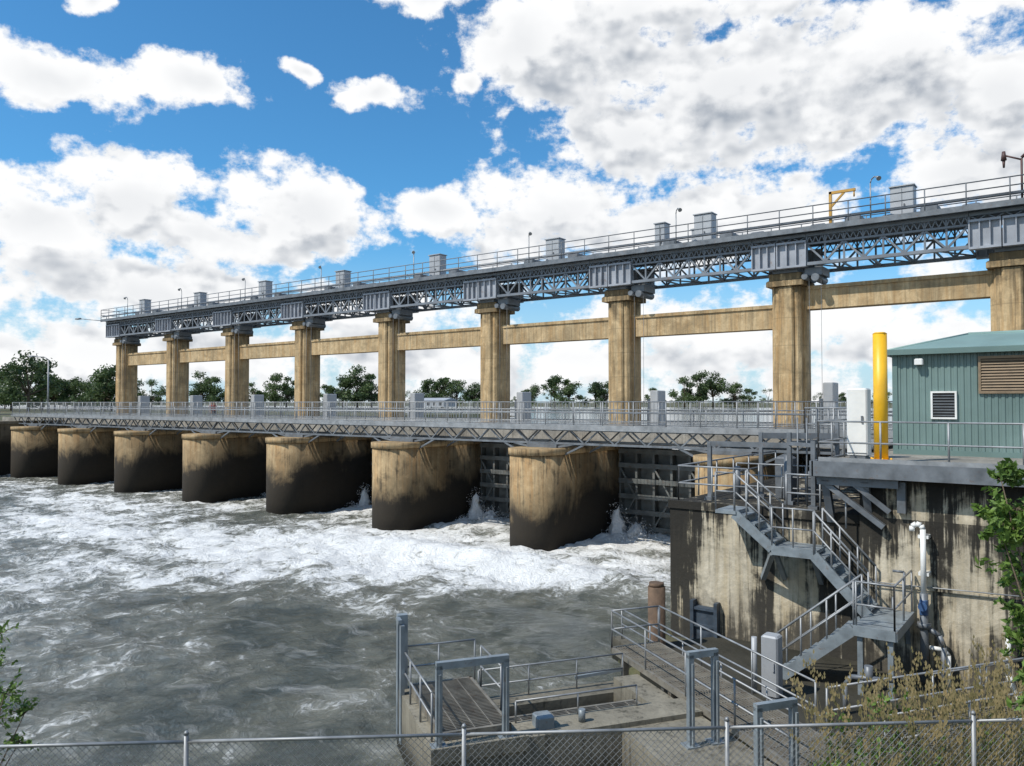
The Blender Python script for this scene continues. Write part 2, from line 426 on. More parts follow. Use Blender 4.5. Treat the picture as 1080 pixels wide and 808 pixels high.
for i in range(60):
    xx=XA+.4+(XB-XA-.8)*i/59
    tb.beam((xx,31,10.84),(xx,33,10.84),.06); tb.beam((xx,31,11.93),(xx,33,11.93),.06)
    if i<59 and i%2==0: tb.beam((xx,31.05,10.83),(xx+1.05,32.95,10.83),.05)
dk.box(XA,XB,30.55,33.45,12.05,12.12)
dk.box(XA,XB,30.5,30.56,12.0,12.2); dk.box(XA,XB,33.44,33.5,12.0,12.2)
rb.rail([(XA,30.55,12.12),(XB,30.55,12.12)],.85,1.27,(1,.66,.33),.022)
rb.rail([(XA,33.45,12.12),(XB,33.45,12.12)],.85,1.27,(1,.66,.33),.022)
rb.rail([(XA,30.55,12.12),(XA,33.45,12.12)],.85,1.27,(1,.5),.022)
for k in range(9):
    x=XK[k]
    mach.cbox(x-.6,x+.4,31.2,32.7,10.6,10.74,.02)
    if k>0:
        mach.cbox(x+.65,x+1.35,31.15,32.2,10.4,10.74,.04)
        mach.tube((x+.7,31.0,10.36),(x+.7,32.3,10.36),.12,14)
        mach.tube((x+1.1,31.0,10.3),(x+1.1,32.3,10.3),.15,14)
        for s_ in (.85,1.3): mach.tube((x+s_,31.1,10.2),(x+s_,31.1,3.9),.008,6)
    for j in range(5):
        xx=x-1.3-j*1.3
        if xx<XA+.5: continue
        dk.cbox(xx-.3,xx+.3,31.4,32.4,12.1,12.45+.14*(j%2),.05)
        dk.tube((xx-.7,31.9,12.35),(xx+.7,31.9,12.35),.06,8)
mach.box(XA-.12,XA,31,33.1,10.8,12.2)
rb.tube((XA,30.7,12.45),(XB,30.7,12.45),.06,6)
for n,bd,mt in (('lattice_truss',tb,'truss'),('plate_girders',pl,'plate'),('deck',dk,'galvd'),('railing',rb,'galvd'),('hoist_machinery',mach,'galvd')):
    mkobj(n,bd,mt,gan)
def cabinet(x,y,z,w=.85,h=1.15,dp=.55):
    e=empty('control_cabinet'); b=B(); b.cbox(x-w/2,x+w/2,y-dp/2,y+dp/2,z+.08,z+h,.03); b.box(x-w/2-.03,x+w/2+.03,y-dp/2-.05,y+dp/2+.03,z+h,z+h+.04)
    mkobj('housing',b,'cab',e)
    b=B(); b.box(x-.01,x+.01,y-dp/2-.012,y-dp/2+.01,z+.15,z+h-.08); b.box(x+.06,x+.1,y-dp/2-.04,y-dp/2,z+.5,z+.65); b.box(x-w/2+.05,x+w/2-.05,y-dp/2+.03,y+dp/2-.03,z,z+.1)
    mkobj('door_handle_plinth',b,'galvd',e)
for i in range(8):
    cabinet(-5.5-7.74*i,31.7,12.12,.8,1.3+(.1 if i%2 else 0))
cabinet(-15.5,32.2,12.12,.5,1.4)
cabinet(-13.9,32.6,12.12,.5,1.0)
def glamp(x,y,z,h=1.35):
    b=B(); b.tube((x,y,z),(x,y,z+h),.025,8)
    pts=[(x,y,z+h),(x+.05,y-.06,z+h+.12),(x+.18,y-.2,z+h+.17),(x+.3,y-.33,z+h+.1)]
    b.path(pts,.022,8); b.tube(pts[-1],(x+.38,y-.42,z+h+.02),.05,10,.09)
    mkobj('walkway_lamp',b,'galv')
for i in range(8): glamp(-6.4-7.7*i,30.62,12.15)
b=B(); x=-7.9;y=31.
b.beam((x,y,12.12),(x,y,13.5),.1); b.beam((x-.05,y,13.46),(x+.9,y,13.46),.1); b.beam((x,y,12.9),(x+.5,y,13.42),.07); b.tube((x+.85,y,13.4),(x+.85,y,13.2),.03,8)
b.cbox(x-.14,x+.14,y-.14,y+.14,12.11,12.16,.01); mkobj('davit_crane',b,'ochre')
b=B()
for dx in (0,.3): b.beam((XB-.4+dx,30.3,4),(XB-.4+dx,30.3,12.9),.08)
for i in range(29): b.tube((XB-.4,30.3,4.3+i*.3),(XB-.1,30.3,4.3+i*.3),.015,6)
for z in (6,9,11.5): b.beam((XB-.25,30.3,z),(XB-.25,31.1,z),.05)
mkobj('access_ladder',b,'galvd')
b=B(); x=XK[0]-.1
b.tube((x+.35,30.8,12.1),(x+.35,30.8,13.6),.035,8); b.tube((x+.35,30.8,13.55),(x-.1,30.75,13.75),.03,8)
b.tube((x-.15,30.75,13.6),(x-.15,30.75,13.9),.09,12,.05); b.tube((x-.15,30.75,13.6),(x-.15,30.75,13.35),.05,12,.03)
b.tube((x+.35,30.8,13.62),(x+.6,30.8,13.85),.05,10); mkobj('warning_siren',b,'rustred')
b=B(); b.tube((XA,31,12.2),(XA,31,12.5),.03,8); b.tube((XA,31,12.1),(XA-2.2,29.9,12.35),.03,8); b.cbox(XA-2.8,XA-2.1,29.75,30.0,12.3,12.42,.03)
mkobj('boom_light',b,'galv')
# ---------------------------------------------------------------- footbridge
fb=empty('footbridge'); tr=B(); dkb=B(); rl=B()
X0,X1=-66.5,-4.3
for y in (25.1,26.9):
    tr.box(X0,X1,y-.06,y+.06,4.36,4.48); tr.box(X0,X1,y-.05,y+.05,3.84,3.92)
    n=96; st=(X1-X0)/n
    for i in range(n):
        xx=X0+i*st
        if i%2: tr.beam((xx,y,3.88),(xx+st,y,4.42),.05)
        else: tr.beam((xx,y,4.42),(xx+st,y,3.88),.05)
    for x in XK[1:]:
        for s_ in (-1,1):
            tr.beam((x+s_*.5,y,3.7),(x+s_*1.5,y,3.88),.08); tr.beam((x+s_*1.0,y,3.45),(x+s_*1.9,y,3.86),.07)
        tr.box(x-.7,x+.7,y-.12,y+.12,3.705,3.84)
n=60
for i in range(n+1):
    xx=X0+(X1-X0)*i/n; tr.beam((xx,25.1,4.4),(xx,26.9,4.4),.07,.1)
dkb.box(X0,X1,24.95,27.05,4.485,4.55); dkb.box(X0,X1,24.88,24.95,4.4,4.6)
for y in (24.98,27.02): rl.rail([(X0,y,4.55),(X1,y,4.55)],.92,1.27,(1,.55,.1),.022,.16,.006)
mkobj('underdeck_truss',tr,'galvd',fb); mkobj('deck',dkb,'galv',fb); mkobj('railing',rl,'galv',fb)
b=B(); b.rail([(-66,28.7,4.05),(8,28.7,4.05)],1.1,2.,(1,.55),.025,.3); mkobj('road_fence',b,'galv')
# ---------------------------------------------------------------- lock wall
lw=empty('lock_wall')
b=B(); b.box(-7.97,-3.7,16.9,28.4,-2,3.1); b.box(-3.76,6,16.7,28.3,-2,4.0)
b.box(-8.0,-3.78,16.86,17.15,2.98,3.16); b.box(-3.745,6,16.67,16.72,1.86,1.92)
mkobj('walls',b,'wall',lw)
b=B(); b.box(-4.53,6,16.3,28.1,4.01,4.22); mkobj('deck_slab',b,'deck',lw)
b=B(); b.box(-4.56,6,16.24,16.3,3.96,4.26); b.box(-4.6,-4.53,16.24,28,3.96,4.26)
for x in (-4.35,-3.6):
    b.beam((x,16.5,3.94),(x,17.6,3.94),.12)
    b.beam((x,16.45,3.9),(x,16.9,3.0),.14)
b.beam((-4.45,16.5,3.88),(-3.3,16.6,3.0),.16,.1); b.beam((-3.9,16.45,3.9),(-3.2,16.62,3.3),.14,.1); b.beam((-4.5,16.45,3.86),(-3.0,16.45,3.86),.1,.16)
b.box(-3.05,-2.9,16.55,16.69,3.3,3.9)
mkobj('support_brackets',b,'galvd',lw)
b=B(); b.rail([(-4.45,16.35,4.22),(6,16.35,4.22)],.84,1.1,(1,.5),.02)
b.rail([(-4.45,16.35,4.22),(-4.45,21.5,4.22)],.84,1.1,(1,.5),.02)
b.box(-4.45,6,16.33,16.345,4.22,4.34)
mkobj('platform_railing',b,'galv',lw)
b=B()
b.rail([(-7.8,17.0,3.16),(-6.15,17.0,3.16)],.8,.8,(1,.5),.022)
b.rail([(-7.8,17.0,3.16),(-7.8,24,3.16)],.8,1.1,(1,.5),.022)
b.rail([(-5.3,17.0,3.1),(-4.6,17.0,3.1)],.8,.8,(1,.5),.022)
b.rail([(-7.0,18.6,3.16),(-4.8,18.6,3.16)],.8,.6,(1,.66,.33),.02)
mkobj('lower_railing',b,'galv',lw)
b=B()
for (x,y,z1) in ((-7.4,17.9,4.5),(-6.6,19.2,4.7),(-5.6,18.2,4.75),(-5.0,20.0,5.0),(-6.0,22,5.0),(-4.9,17.6,4.6)):
    b.beam((x,y,3.1),(x,y,z1),.09); b.box(x-.1,x+.1,y-.1,y+.1,3.1,3.18)
b.beam((-7.4,17.9,4.45),(-5.6,18.2,4.45),.08,.12); b.beam((-6.6,19.2,4.62),(-5.0,20,4.62),.1,.14); b.beam((-5.6,18.2,4.5),(-5.0,20,4.5),.1)
b.beam((-4.9,17.6,4.5),(-5.6,18.2,4.5),.08)
b.cbox(-6.3,-5.9,19.3,19.8,3.1,4.1,.04); b.cbox(-5.5,-5.2,19,19.4,3.1,3.8,.04)
b.tube((-5.75,18.6,3.1),(-5.75,18.6,4.2),.1,12); b.tube((-6.9,18.4,3.1),(-6.9,18.4,3.9),.07,12)
for x in (-5.35,-5.15): b.tube((x,18.0,3.1),(x,18.0,5.1),.02,6)
mkobj('gate_hoist_frame',b,'galvd')
b=B(); b.box(-5.9,-4.3,20.5,25.0,4.3,4.38); b.rail([(-5.9,20.5,4.38),(-5.9,24.9,4.38)],.92,1.1,(1,.55),.022,.16); b.rail([(-5.9,20.5,4.38),(-4.5,20.5,4.38)],.92,.7,(1,.55),.022)
for y in (21,24): b.beam((-5.8,y,3.1),(-5.8,y,4.3),.1)
mkobj('access_walkway',b,'galv')
# staircase
st=empty('steel_staircase'); b=B(); h=B()
def flight(p0,p1,y0,y1,n):
    (xa,za),(xb,zb)=p0,p1
    for y in (y0,y1):
        b.beam((xa,y,za-.06),(xb,y,zb-.06),.05,.2)
        h.tube((xa,y,za+.8),(xb,y,zb+.8),.02,8); h.tube((xa,y,za+.42),(xb,y,zb+.42),.016,8)
        for i in range(4):
            t_=i/3; x=xa+(xb-xa)*t_; z=za+(zb-za)*t_; h.tube((x,y,z-.05),(x,y,z+.8),.018,8)
    for i in range(n):
        t_=(i+.5)/n; x=xa+(xb-xa)*t_; z=za+(zb-za)*t_; hw=.13
        b.box(x-hw,x+hw,y0+.03,y1-.03,z-.03,z); 
flight((-6.1,3.15),(-5.3,2.5),16.05,16.75,4)
b.box(-6.5,-6.05,16.0,16.85,3.08,3.15)
b.box(-5.32,-4.42,16.02,16.8,2.42,2.49); b.beam((-5.3,16.0,2.42),(-4.4,16.0,2.42),.05,.18)
flight((-4.45,2.48),(-3.45,1.43),15.95,16.6,6)
b.box(-3.5,-2.8,14.95,16.62,1.35,1.42); b.beam((-3.5,14.95,1.35),(-2.8,14.95,1.35),.05,.18); b.beam((-2.8,14.95,1.35),(-2.8,16.6,1.35),.05,.18)
flight((-3.5,1.42),(-4.9,.22),15.0,15.65,7)
h.rail([(-5.3,16.03,2.49),(-4.45,16.03,2.49)],.8,.5,(1,.5),.018)
h.rail([(-3.45,14.97,1.42),(-2.82,14.97,1.42),(-2.82,16.6,1.42)],.8,.7,(1,.5),.018)
h.rail([(-6.5,16.03,3.15),(-6.08,16.03,3.15)],.8,.5,(1,.5),.018)
for x in (-5.25,-4.5): b.beam((x,16.05,2.4),(x-.05,16.85,1.7),.09)
b.beam((-5.3,16.05,2.35),(-5.75,16.8,1.65),.1); 
for x in (-3.4,-2.9):
    b.beam((x,15.05,1.33),(x,15.05,.1),.09); b.beam((x,16.5,1.33),(x,16.7,.8),.08)
mkobj('stringers_treads',b,'stair',st); mkobj('handrails',h,'galv',st)
b=B(); x=-2.62; y=16.45
b.path([(x-.16,y,3.0),(x-.15,y,3.09),(x-.08,y,3.14),(x,y,3.12),(x+.03,y,3.05),(x+.03,y,1.85)],.05,12)
for z in (2.9,2.2): b.box(x-.06,x+.12,y,y+.26,z-.03,z+.03)
mkobj('vent_pipe',b,'white')
b=B(); b.tube((x+.03,y,1.85),(x+.03,y,.2),.075,12); b.tube((x+.03,y,1.2),(x+.03,y,1.3),.12,12)
b.path([(x+.35,y,.1),(x+.35,y,.9),(x+.28,y,1.1),(x+.1,y,1.2)],.05,10)
b.tube((x-.5,y,1.7),(x-.5,y,.9),.03,8); b.path([(x-.5,y,2.2),(x-.3,y,2.2),(x-.3,y,1.6)],.025,8)
mkobj('pump_riser_pipe',b,'galvd')
b=B(); b.cbox(x-.04,x+.1,y-.08,y+.1,1.45,1.75,.03); b.tube((x+.03,y-.16,1.62),(x+.03,y-.08,1.62),.08,12); mkobj('pipe_valve',b,'blue')
b=B(); b.path([(-1.25,16.4,1.4),(-1.25,16.4,.6),(-1.15,16.3,.35),(-1.0,16.0,.2)],.045,10)
b.path([(-2.2,16.5,.1),(-2.2,16.5,.75),(-2.28,16.45,.85),(-2.5,16.45,.85)],.04,10); mkobj('drain_pipe',b,'white')
b=B(); b.path([(-4.0,16.62,2.9),(-4.0,16.62,3.6)],.02,6); b.tube((-3.7,16.6,1.9),(-.5,16.6,2.0),.012,6); mkobj('cable_conduit',b,'galv')
b=B(); b.box(-7.32,-6.84,16.78,16.89,-.6,.82); b.box(-7.4,-7.32,16.7,16.89,-.6,.95); b.box(-6.84,-6.76,16.7,16.89,-.6,.95)
for z in (0.,.4,.78): b.box(-7.32,-6.84,16.72,16.78,z-.03,z+.03)
mkobj('stoplog_panel',b,'panel')
b=B()
P=[]
for i in range(9):
    a=2*math.pi*i/9; rr=.19*(1+.08*math.sin(i*2.3)); P.append((-7.55+rr*math.cos(a),15.3+rr*math.sin(a)))
b.prism(P,-1.5,1.5,True); b.prism([(-7.55+(p[0]+7.55)*.85,15.3+(p[1]-15.3)*.85) for p in P],1.5,1.58,True); mkobj('timber_pile',b,'wood')
# ---------------------------------------------------------------- platform objects
b=B(); x,y=-3.47,17.3
b.tube((x,y,4.2),(x,y,6.85),.135,24); b.tube((x,y,6.85),(x,y,6.88),.14,24,.1); b.tube((x,y,4.22),(x,y,4.27),.24,20)
for a in range(6): b.tube((x+.19*math.cos(a),y+.19*math.sin(a),4.26),(x+.19*math.cos(a),y+.19*math.sin(a),4.31),.02,6)
mkobj('yellow_steel_pole',b,'yellow')
e=empty('electrical_cabinet'); b=B(); b.cbox(-4.3,-3.88,18.0,18.4,4.3,5.75,.03); mkobj('housing',b,'white',e)
b=B(); b.box(-4.25,-3.93,18.02,18.38,4.2,4.3); b.box(-4.0,-3.96,17.97,18.0,5.0,5.15); b.box(-4.295,-3.885,17.985,18.0,4.34,4.355); mkobj('plinth_handle',b,'galvd',e)
sh=empty('equipment_shed'); x0,x1,y0,y1,zb,ze=-3.75,3.2,20.3,23.6,4.22,6.62
b=B()
def corr(pa,pb,z0,z1,nrm,pitch=.19,dp=.03):
    pa=Vector(pa);pb=Vector(pb); L=(pb-pa).length; n=int(L/pitch); d=(pb-pa)/n; nv=Vector(nrm)*dp; vs=[];prof=[(0,0),(.3,0),(.42,1),(.88,1)]
    for i in range(n):
        for (t_,k_) in prof: vs.append(pa+d*(i+t_)+nv*k_)
    vs.append(pb.copy()); N=len(vs)
    b.add([(v.x,v.y,z0) for v in vs]+[(v.x,v.y,z1) for v in vs],[(i,i+1,N+i+1,N+i) for i in range(N-1)])
corr((x0,y0,0),(x1,y0,0),zb,ze,(0,-1,0),.13,.02); corr((x0,y1,0),(x0,y0,0),zb,ze,(-1,0,0),.13,.02); corr((x1,y0,0),(x1,y1,0),zb,ze,(1,0,0),.13,.02); corr((x1,y1,0),(x0,y1,0),zb,ze,(0,1,0),.13,.02)
mkobj('corrugated_walls',b,'shed',sh)
b=B(); e_=.14; rz=7.12; ym=(y0+y1)/2
R=[(x0-e_,y0-e_,ze+.06),(x1+e_,y0-e_,ze+.06),(x1+e_,y1+e_,ze+.06),(x0-e_,y1+e_,ze+.06),(x0+1.35,ym,rz),(x1-1.35,ym,rz)]
b.add(R,[(0,1,5,4),(2,3,4,5),(3,0,4),(1,2,5),(3,2,1,0)])
b.tube(R[4],R[5],.04,8); b.tube(R[0],R[4],.03,8); b.tube(R[3],R[4],.03,8)
mkobj('hip_roof',b,'shedroof',sh)
b=B(); b.cbox(x0-.2,x1+.2,y0-.24,y0-.13,ze-.06,ze+.07,.01); b.cbox(x0-.24,x0-.13,y0-.2,y1+.2,ze-.06,ze+.07,.01)
b.box(x0-.05,x0+.06,y0-.05,y0+.06,zb,ze); b.box(x0-.02,x1,y0-.045,y0-.01,zb,zb+.12)
mkobj('gutter_trim',b,'shedtrim',sh)
xa,xb=-2.95,-2.5
b=B()
for (p,q,r_,s_) in ((xa-.04,xb+.04,5.66,5.70),(xa-.04,xb+.04,5.06,5.10)): b.box(p,q,y0-.075,y0-.02,r_,s_)
b.box(xa-.04,xa,y0-.075,y0-.02,5.10,5.66); b.box(xb,xb+.04,y0-.075,y0-.02,5.10,5.66); mkobj('window_frame',b,'white',sh)
b=B(); b.box(xa,xb,y0-.04,y0-.033,5.10,5.66)
mkobj('window_backing',b,'black',sh)
b=B()
for i in range(8): b.beam((xa,y0-.05,5.14+i*.066),(xb,y0-.05,5.14+i*.066),.02,.02)
mkobj('window_louvres',b,'galvd',sh)
xa,xb=-1.98,.2
b=B(); b.box(xa-.05,xb+.05,y0-.08,y0-.02,6.42,6.48); b.box(xa-.05,xb+.05,y0-.08,y0-.02,5.64,5.7); b.box(xa-.05,xa,y0-.08,y0-.02,5.7,6.42); b.box(xb,xb+.05,y0-.08,y0-.02,5.7,6.42)
for i in range(11): b.add([(xa,y0-.04,5.72+i*.064+.05),(xb,y0-.04,5.72+i*.064+.05),(xb,y0-.075,5.72+i*.064),(xa,y0-.075,5.72+i*.064)],[(0,1,2,3)])
mkobj('vent_louvre',b,'brown',sh)
b=B(); b.box(xa,xb,y0-.036,y0-.034,5.7,6.42); mkobj('vent_backing',b,'black',sh)
b=B(); b.cbox(-3.3,-3.12,y0-.22,y0-.03,6.32,6.46,.02); mkobj('flood_light',b,'white',sh)
# ---------------------------------------------------------------- fishway platform (rotated site frame)
fw=empty('fishway_platform'); s=B(T); g=B(T); r=B(T); f=B(T)
s.box(0,4.0,0,.55,-2,.95); s.box(0,1.25,.55,2.44,-2,.945); s.box(1.25,4.0,1.95,2.44,-2,.6); s.box(2.7,4.0,-2.4,0,-2,.88)
s.box(-.04,1.3,-.04,.0,.8,.99); s.box(3.55,4.0,.55,1.95,-2,.85)
def grating(u0,u1,v0,v1,z,along='u'):
    g.box(u0,u1,v0,v0+.04,z-.1,z); g.box(u0,u1,v1-.04,v1,z-.1,z); g.box(u0,u0+.04,v0,v1,z-.1,z); g.box(u1-.04,u1,v0,v1,z-.1,z)
    if along=='u':
        n=int((v1-v0)/.05)
        for i in range(1,n): g.box(u0,u1,v0+i*.05,v0+i*.05+.012,z-.03,z-.002)
        n=int((u1-u0)/.25)
        for i in range(1,n+1): g.box(u0+i*.25-.01,u0+i*.25+.01,v0,v1,z-.035,z-.006)
    else:
        n=int((u1-u0)/.05)
        for i in range(1,n): g.box(u0+i*.05,u0+i*.05+.012,v0,v1,z-.03,z-.002)
        n=int((v1-v0)/.25)
        for i in range(1,n+1): g.box(u0,u1,v0+i*.25-.01,v0+i*.25+.01,z-.035,z-.006)
GZ=1.0
grating(.15,1.15,.25,2.2,1.06)
grating(4.02,5.0,-2.4,3.0,GZ,'v')
grating(5.05,12,-2.3,-1.3,.98)
grating(1.3,3.5,.6,1.1,.8)
for v in (-2,-.5,1,2.6):
    for u in (4.1,4.9): g.beam((u,v,-1.5),(u,v,GZ-.1),.1)
for u in (6,8,10,11.8):
    for v in (-2.2,-1.4): g.beam((u,v,-.5),(u,v,.9),.08)
r.rail([(.05,.3,.95),(.05,2.35,.95),(1.25,2.35,.95)],.64,.8,(1,.5),.015)
r.rail([(1.25,2.0,.95),(1.25,1.0,.95)],.64,1.0,(1,.5),.015)
r.rail([(1.3,2.3,.6),(3.9,2.3,.6)],.5,.9,(1,.5),.014)
r.rail([(1.3,.5,.95),(3.2,.5,.95)],.3,1.0,(1,),.014)
r.rail([(4.02,-2.0,GZ),(4.02,2.95,GZ),(4.98,2.95,GZ)],.66,1.2,(1,.5),.016)
r.rail([(5.0,-1.2,GZ),(5.0,2.95,GZ)],.66,1.2,(1,.5),.016)
r.rail([(5.1,-1.3,.98),(12,-1.3,.98)],.62,1.4,(1,.5),.016)
r.rail([(5.1,-2.3,.98),(12,-2.3,.98)],.62,1.4,(1,.5),.016)
def portal(u0,u1,v,z0,z1,w=.1):
    f.beam((u0,v,z0),(u0,v,z1),w); f.beam((u1,v,z0),(u1,v,z1),w); f.beam((u0-w/2,v,z1),(u1+w/2,v,z1),w,w*1.15)
    f.beam((u0,v-.07,z0),(u0,v-.07,z1-.1),.03); f.beam((u1,v-.07,z0),(u1,v-.07,z1-.1),.03)
    f.box(u0-.1,u0+.1,v-.1,v+.1,z0,z0+.02); f.box(u1-.1,u1+.1,v-.1,v+.1,z0,z0+.02)
portal(.1,1.02,.12,.95,2.0,.08); portal(3.3,3.68,-.8,.88,2.08,.075); portal(3.4,3.9,-2.1,.88,1.85,.075)
f.box(-.02,.14,2.3,2.42,.2,2.1); f.box(-.02,.04,2.05,2.17,.2,2.0)
f.beam((-.02,2.3,2.05),(-.02,2.1,2.05),.06)
f.beam((3.2,2.75,.62),(4.1,2.6,.72),.05)
f.cbox(1.5,1.75,.15,.4,.95,1.12,.02); f.tube((2.2,.25,.95),(2.2,.25,1.12),.05,10)
mkobj('concrete_base',s,'slab',fw); mkobj('grating_panels',g,'grate',fw); mkobj('guard_rails',r,'galv',fw); mkobj('stoplog_frames',f,'stair',fw)
ap=empty('concrete_apron'); s=B(T); s.box(5.15,9.5,-1.1,5.2,-2,.2); s.box(5.15,5.4,-1.1,5.2,.2,.45); s.box(5.4,9.4,-1.15,-.95,.15,.5); mkobj('slab',s,'slab',ap)
s=B(T); s.rail([(5.28,-1.0,.45),(5.28,5.0,.45)],.62,1.2,(1,.5),.016); s.rail([(8.6,.2,.2),(11,.2,.2)],.7,1.,(1,.5),.018); mkobj('railing',s,'galv',ap)
b=B(); p=W(14,4.62); b.cbox(p.x-.13,p.x+.17,p.y-.15,p.y+.15,.25,1.3,.03); b.box(p.x-.1,p.x+.14,p.y-.12,p.y+.12,.18,.25); b.box(p.x+.08,p.x+.11,p.y-.18,p.y-.15,.7,.85); b.tube((p.x-.3,p.y,.2),(p.x-.3,p.y,1.2),.05,14)
mkobj('pump_locker',b,'cab')
b=B(); p=W(13.2,5.6); b.path([(p.x,p.y,.2),(p.x,p.y,.7),(p.x+.1,p.y,.85),(p.x+.7,p.y+.2,.85)],.04,10); b.tube((p.x+.35,p.y+.1,.7),(p.x+.35,p.y+.1,1.05),.07,10); mkobj('water_pipe',b,'galvd')
# ---------------------------------------------------------------- chain-link fence
fe=empty('chain_link_fence'); b=B(); w=B()
def fp(q,z):
    d=7.55+.062*q*1.0; return W(d,q,z)
posts=[-8.05,-5.5,-3.05,-.46,2.1,4.6,7.1,9.6]
for q in posts:
    b.tube(fp(q,.7),fp(q,2.33),.022,12); b.tube(fp(q,2.33),fp(q,2.36),.028,12,.012)
for i in range(len(posts)-1):
    b.tube(fp(posts[i],2.26),fp(posts[i+1],2.26),.016,10)
    b.tube(fp(posts[i],1.2),fp(posts[i+1],1.2),.006,6)
q0,q1=posts[0],posts[-1]; pt=.068; hh_=1.25; n=int((q1-q0)/pt)
for i in range(-int(hh_/pt),n):
    a=q0+i*pt
    for (s0,s1) in ((0,hh_),(hh_,0)):
        aa,ab=a+s0,a+s1
        if min(aa,ab)<q0 or max(aa,ab)>q1: continue
        w.beam(fp(aa,2.25),fp(ab,2.25-hh_),.004)
mkobj('posts_rails',b,'galv',fe); mkobj('wire_mesh',w,'galv',fe)
# ---------------------------------------------------------------- vegetation
def leafquads(c,rad,n,size,shell=.5):
    c=np.array(c); rad=np.array(rad)
    u=rng.normal(size=(n,3)); u/=np.linalg.norm(u,axis=1)[:,None]
    rr=(shell+(1-shell)*rng.random(n))[:,None]
    p=c+u*rr*rad
    a=rng.normal(size=(n,3)); a/=np.linalg.norm(a,axis=1)[:,None]
    bq=np.cross(a,rng.normal(size=(n,3))); bq/=np.linalg.norm(bq,axis=1)[:,None]
    s=(size*(.6+.8*rng.random(n)))[:,None]
    return np.stack([p-a*s,p-bq*s*.45,p+a*s,p+bq*s*.45],axis=1)
def quadobj(name,Q,mat,parent=None):
    n=len(Q); v=Q.reshape(-1,3); f=np.arange(4*n).reshape(-1,4)
    me=bpy.data.meshes.new(name); me.from_pydata(v.tolist(),[],f.tolist()); me.update(); me.materials.append(M[mat])
    o=bpy.data.objects.new(name,me); sc.collection.objects.link(o)
    if parent: o.parent=parent
    return o
Q=[]; tb_=B()
def fartree(d,r,h,wd,nl=None,q=180):
    p=W(d,r); z0=4.0
    tb_.tube((p.x,p.y,z0-1),(p.x,p.y,z0+h*.5),h*.03,6,h*.012)
    nl=nl or random.randint(13,18)
    for i in range(nl):
        a=random.random()*6.28; tt=random.random(); zz=z0+h*(.14+.74*tt)
        rr=random.random()**.6*wd*.46*(1-.75*tt*tt)
        c=(p.x+math.cos(a)*rr,p.y+math.sin(a)*rr,zz); s_=h*random.uniform(.10,.2)
        tb_.tube((p.x,p.y,z0+h*.25),c,h*.012,5,h*.004)
        Q.append(leafquads(c,(s_*1.25,s_*1.25,s_*.85),q,h*.032,.25))
def pxr(px,d): return (px-540)/820*d
for px,top in ((-60,374),(-30,386),(-4,388),(12,392),(30,374),(44,382),(58,398),(80,396),(96,401),(110,388),(118,384),(140,398),(160,402),(182,402),(213,392),(225,398),(250,402),(268,400),(290,394),(302,398),(345,406),(362,398),(377,386),(392,394),(455,397),(466,396),(482,401),(500,404),(560,406),(585,397),(600,400),(628,402),(640,404),(690,410),(722,397),(738,392),(752,394),(775,404),(790,410),(890,414),(930,410),(1000,408),(1100,400),(1180,395)):
    d=170 if px<130 else 400
    if px<130 : d=random.uniform(150,190)
    h=(425-top)/820*d+2.4
    fartree(d,pxr(px,d),h,h*(1.15 if px<130 else 1.2))
for i in range(210):
    px=random.uniform(-250,1500); d=random.uniform(430,560)
    h=random.choice((3.5,4,5,6,7,9))*random.uniform(.85,1.2); fartree(d,pxr(px,d),h,h*random.uniform(1.4,3),8,100)
for i in range(20):
    px=-80+11*i+random.uniform(-5,5); d=random.uniform(195,250)
    h=random.uniform(3.5,8.5); fartree(d,pxr(px,d),h,h*1.6,10,120)
mkobj('distant_tree_trunks',tb_,'bark')
quadobj('distant_trees',np.concatenate(Q),'fartree')
def shrub(name,base,lobes,n,size,mat='leaf'):
    e=empty(name); b=B(); QQ=[]
    for (c,rd) in lobes:
        mid=Vector(base).lerp(Vector(c),.5)+Vector((random.uniform(-.1,.1),random.uniform(-.1,.1),.1))
        b.tube(base,mid,.02,6,.012); b.tube(mid,c,.012,6,.004)
        for j in range(11):
            dv=Vector((random.uniform(-1,1),random.uniform(-1,1),random.uniform(-.6,1))).normalized()*rd*random.uniform(.7,1.25)
            tip=Vector(c)+dv; b.tube(c,tip,.005,5,.002)
            for k_ in range(4):
                q=Vector(c).lerp(tip,.4+.2*k_); QQ.append(leafquads(q,(rd*.22,)*3,max(2,n//40),size,.1))
    mkobj('stems',b,'bark',e); quadobj('leaves',np.concatenate(QQ),mat,e)
bs=W(6.6,4.8,hgt(*W(6.6,4.8)[:2])-.1)
shrub('green_shrub',bs,[(W(6.5,4.08,4.78),.15),(W(6.5,4.05,4.42),.17),(W(6.5,4.2,4.55),.24),(W(6.5,4.28,4.3),.28),(W(6.7,4.4,4.0),.3),(W(6.4,4.25,3.7),.24),(W(6.7,4.45,3.4),.26),(W(6.6,4.6,4.5),.35),(W(6.5,4.6,3.8),.35),(W(6.6,4.6,3.0),.3),(W(6.6,4.45,4.2),.25),(W(6.5,4.3,3.2),.2)],330,.038)
bs=W(8.3,-5.85,.3)
shrub('bank_shrub',bs,[(W(8.2,-5.4,3.0),.18),(W(8.2,-5.3,2.4),.2),(W(8.2,-5.45,2.65),.22),(W(8.3,-5.45,2.1),.25),(W(8.3,-5.15,2.15),.15),(W(8.3,-5.2,1.85),.15),(W(8.3,-5.55,1.6),.3)],85,.032)
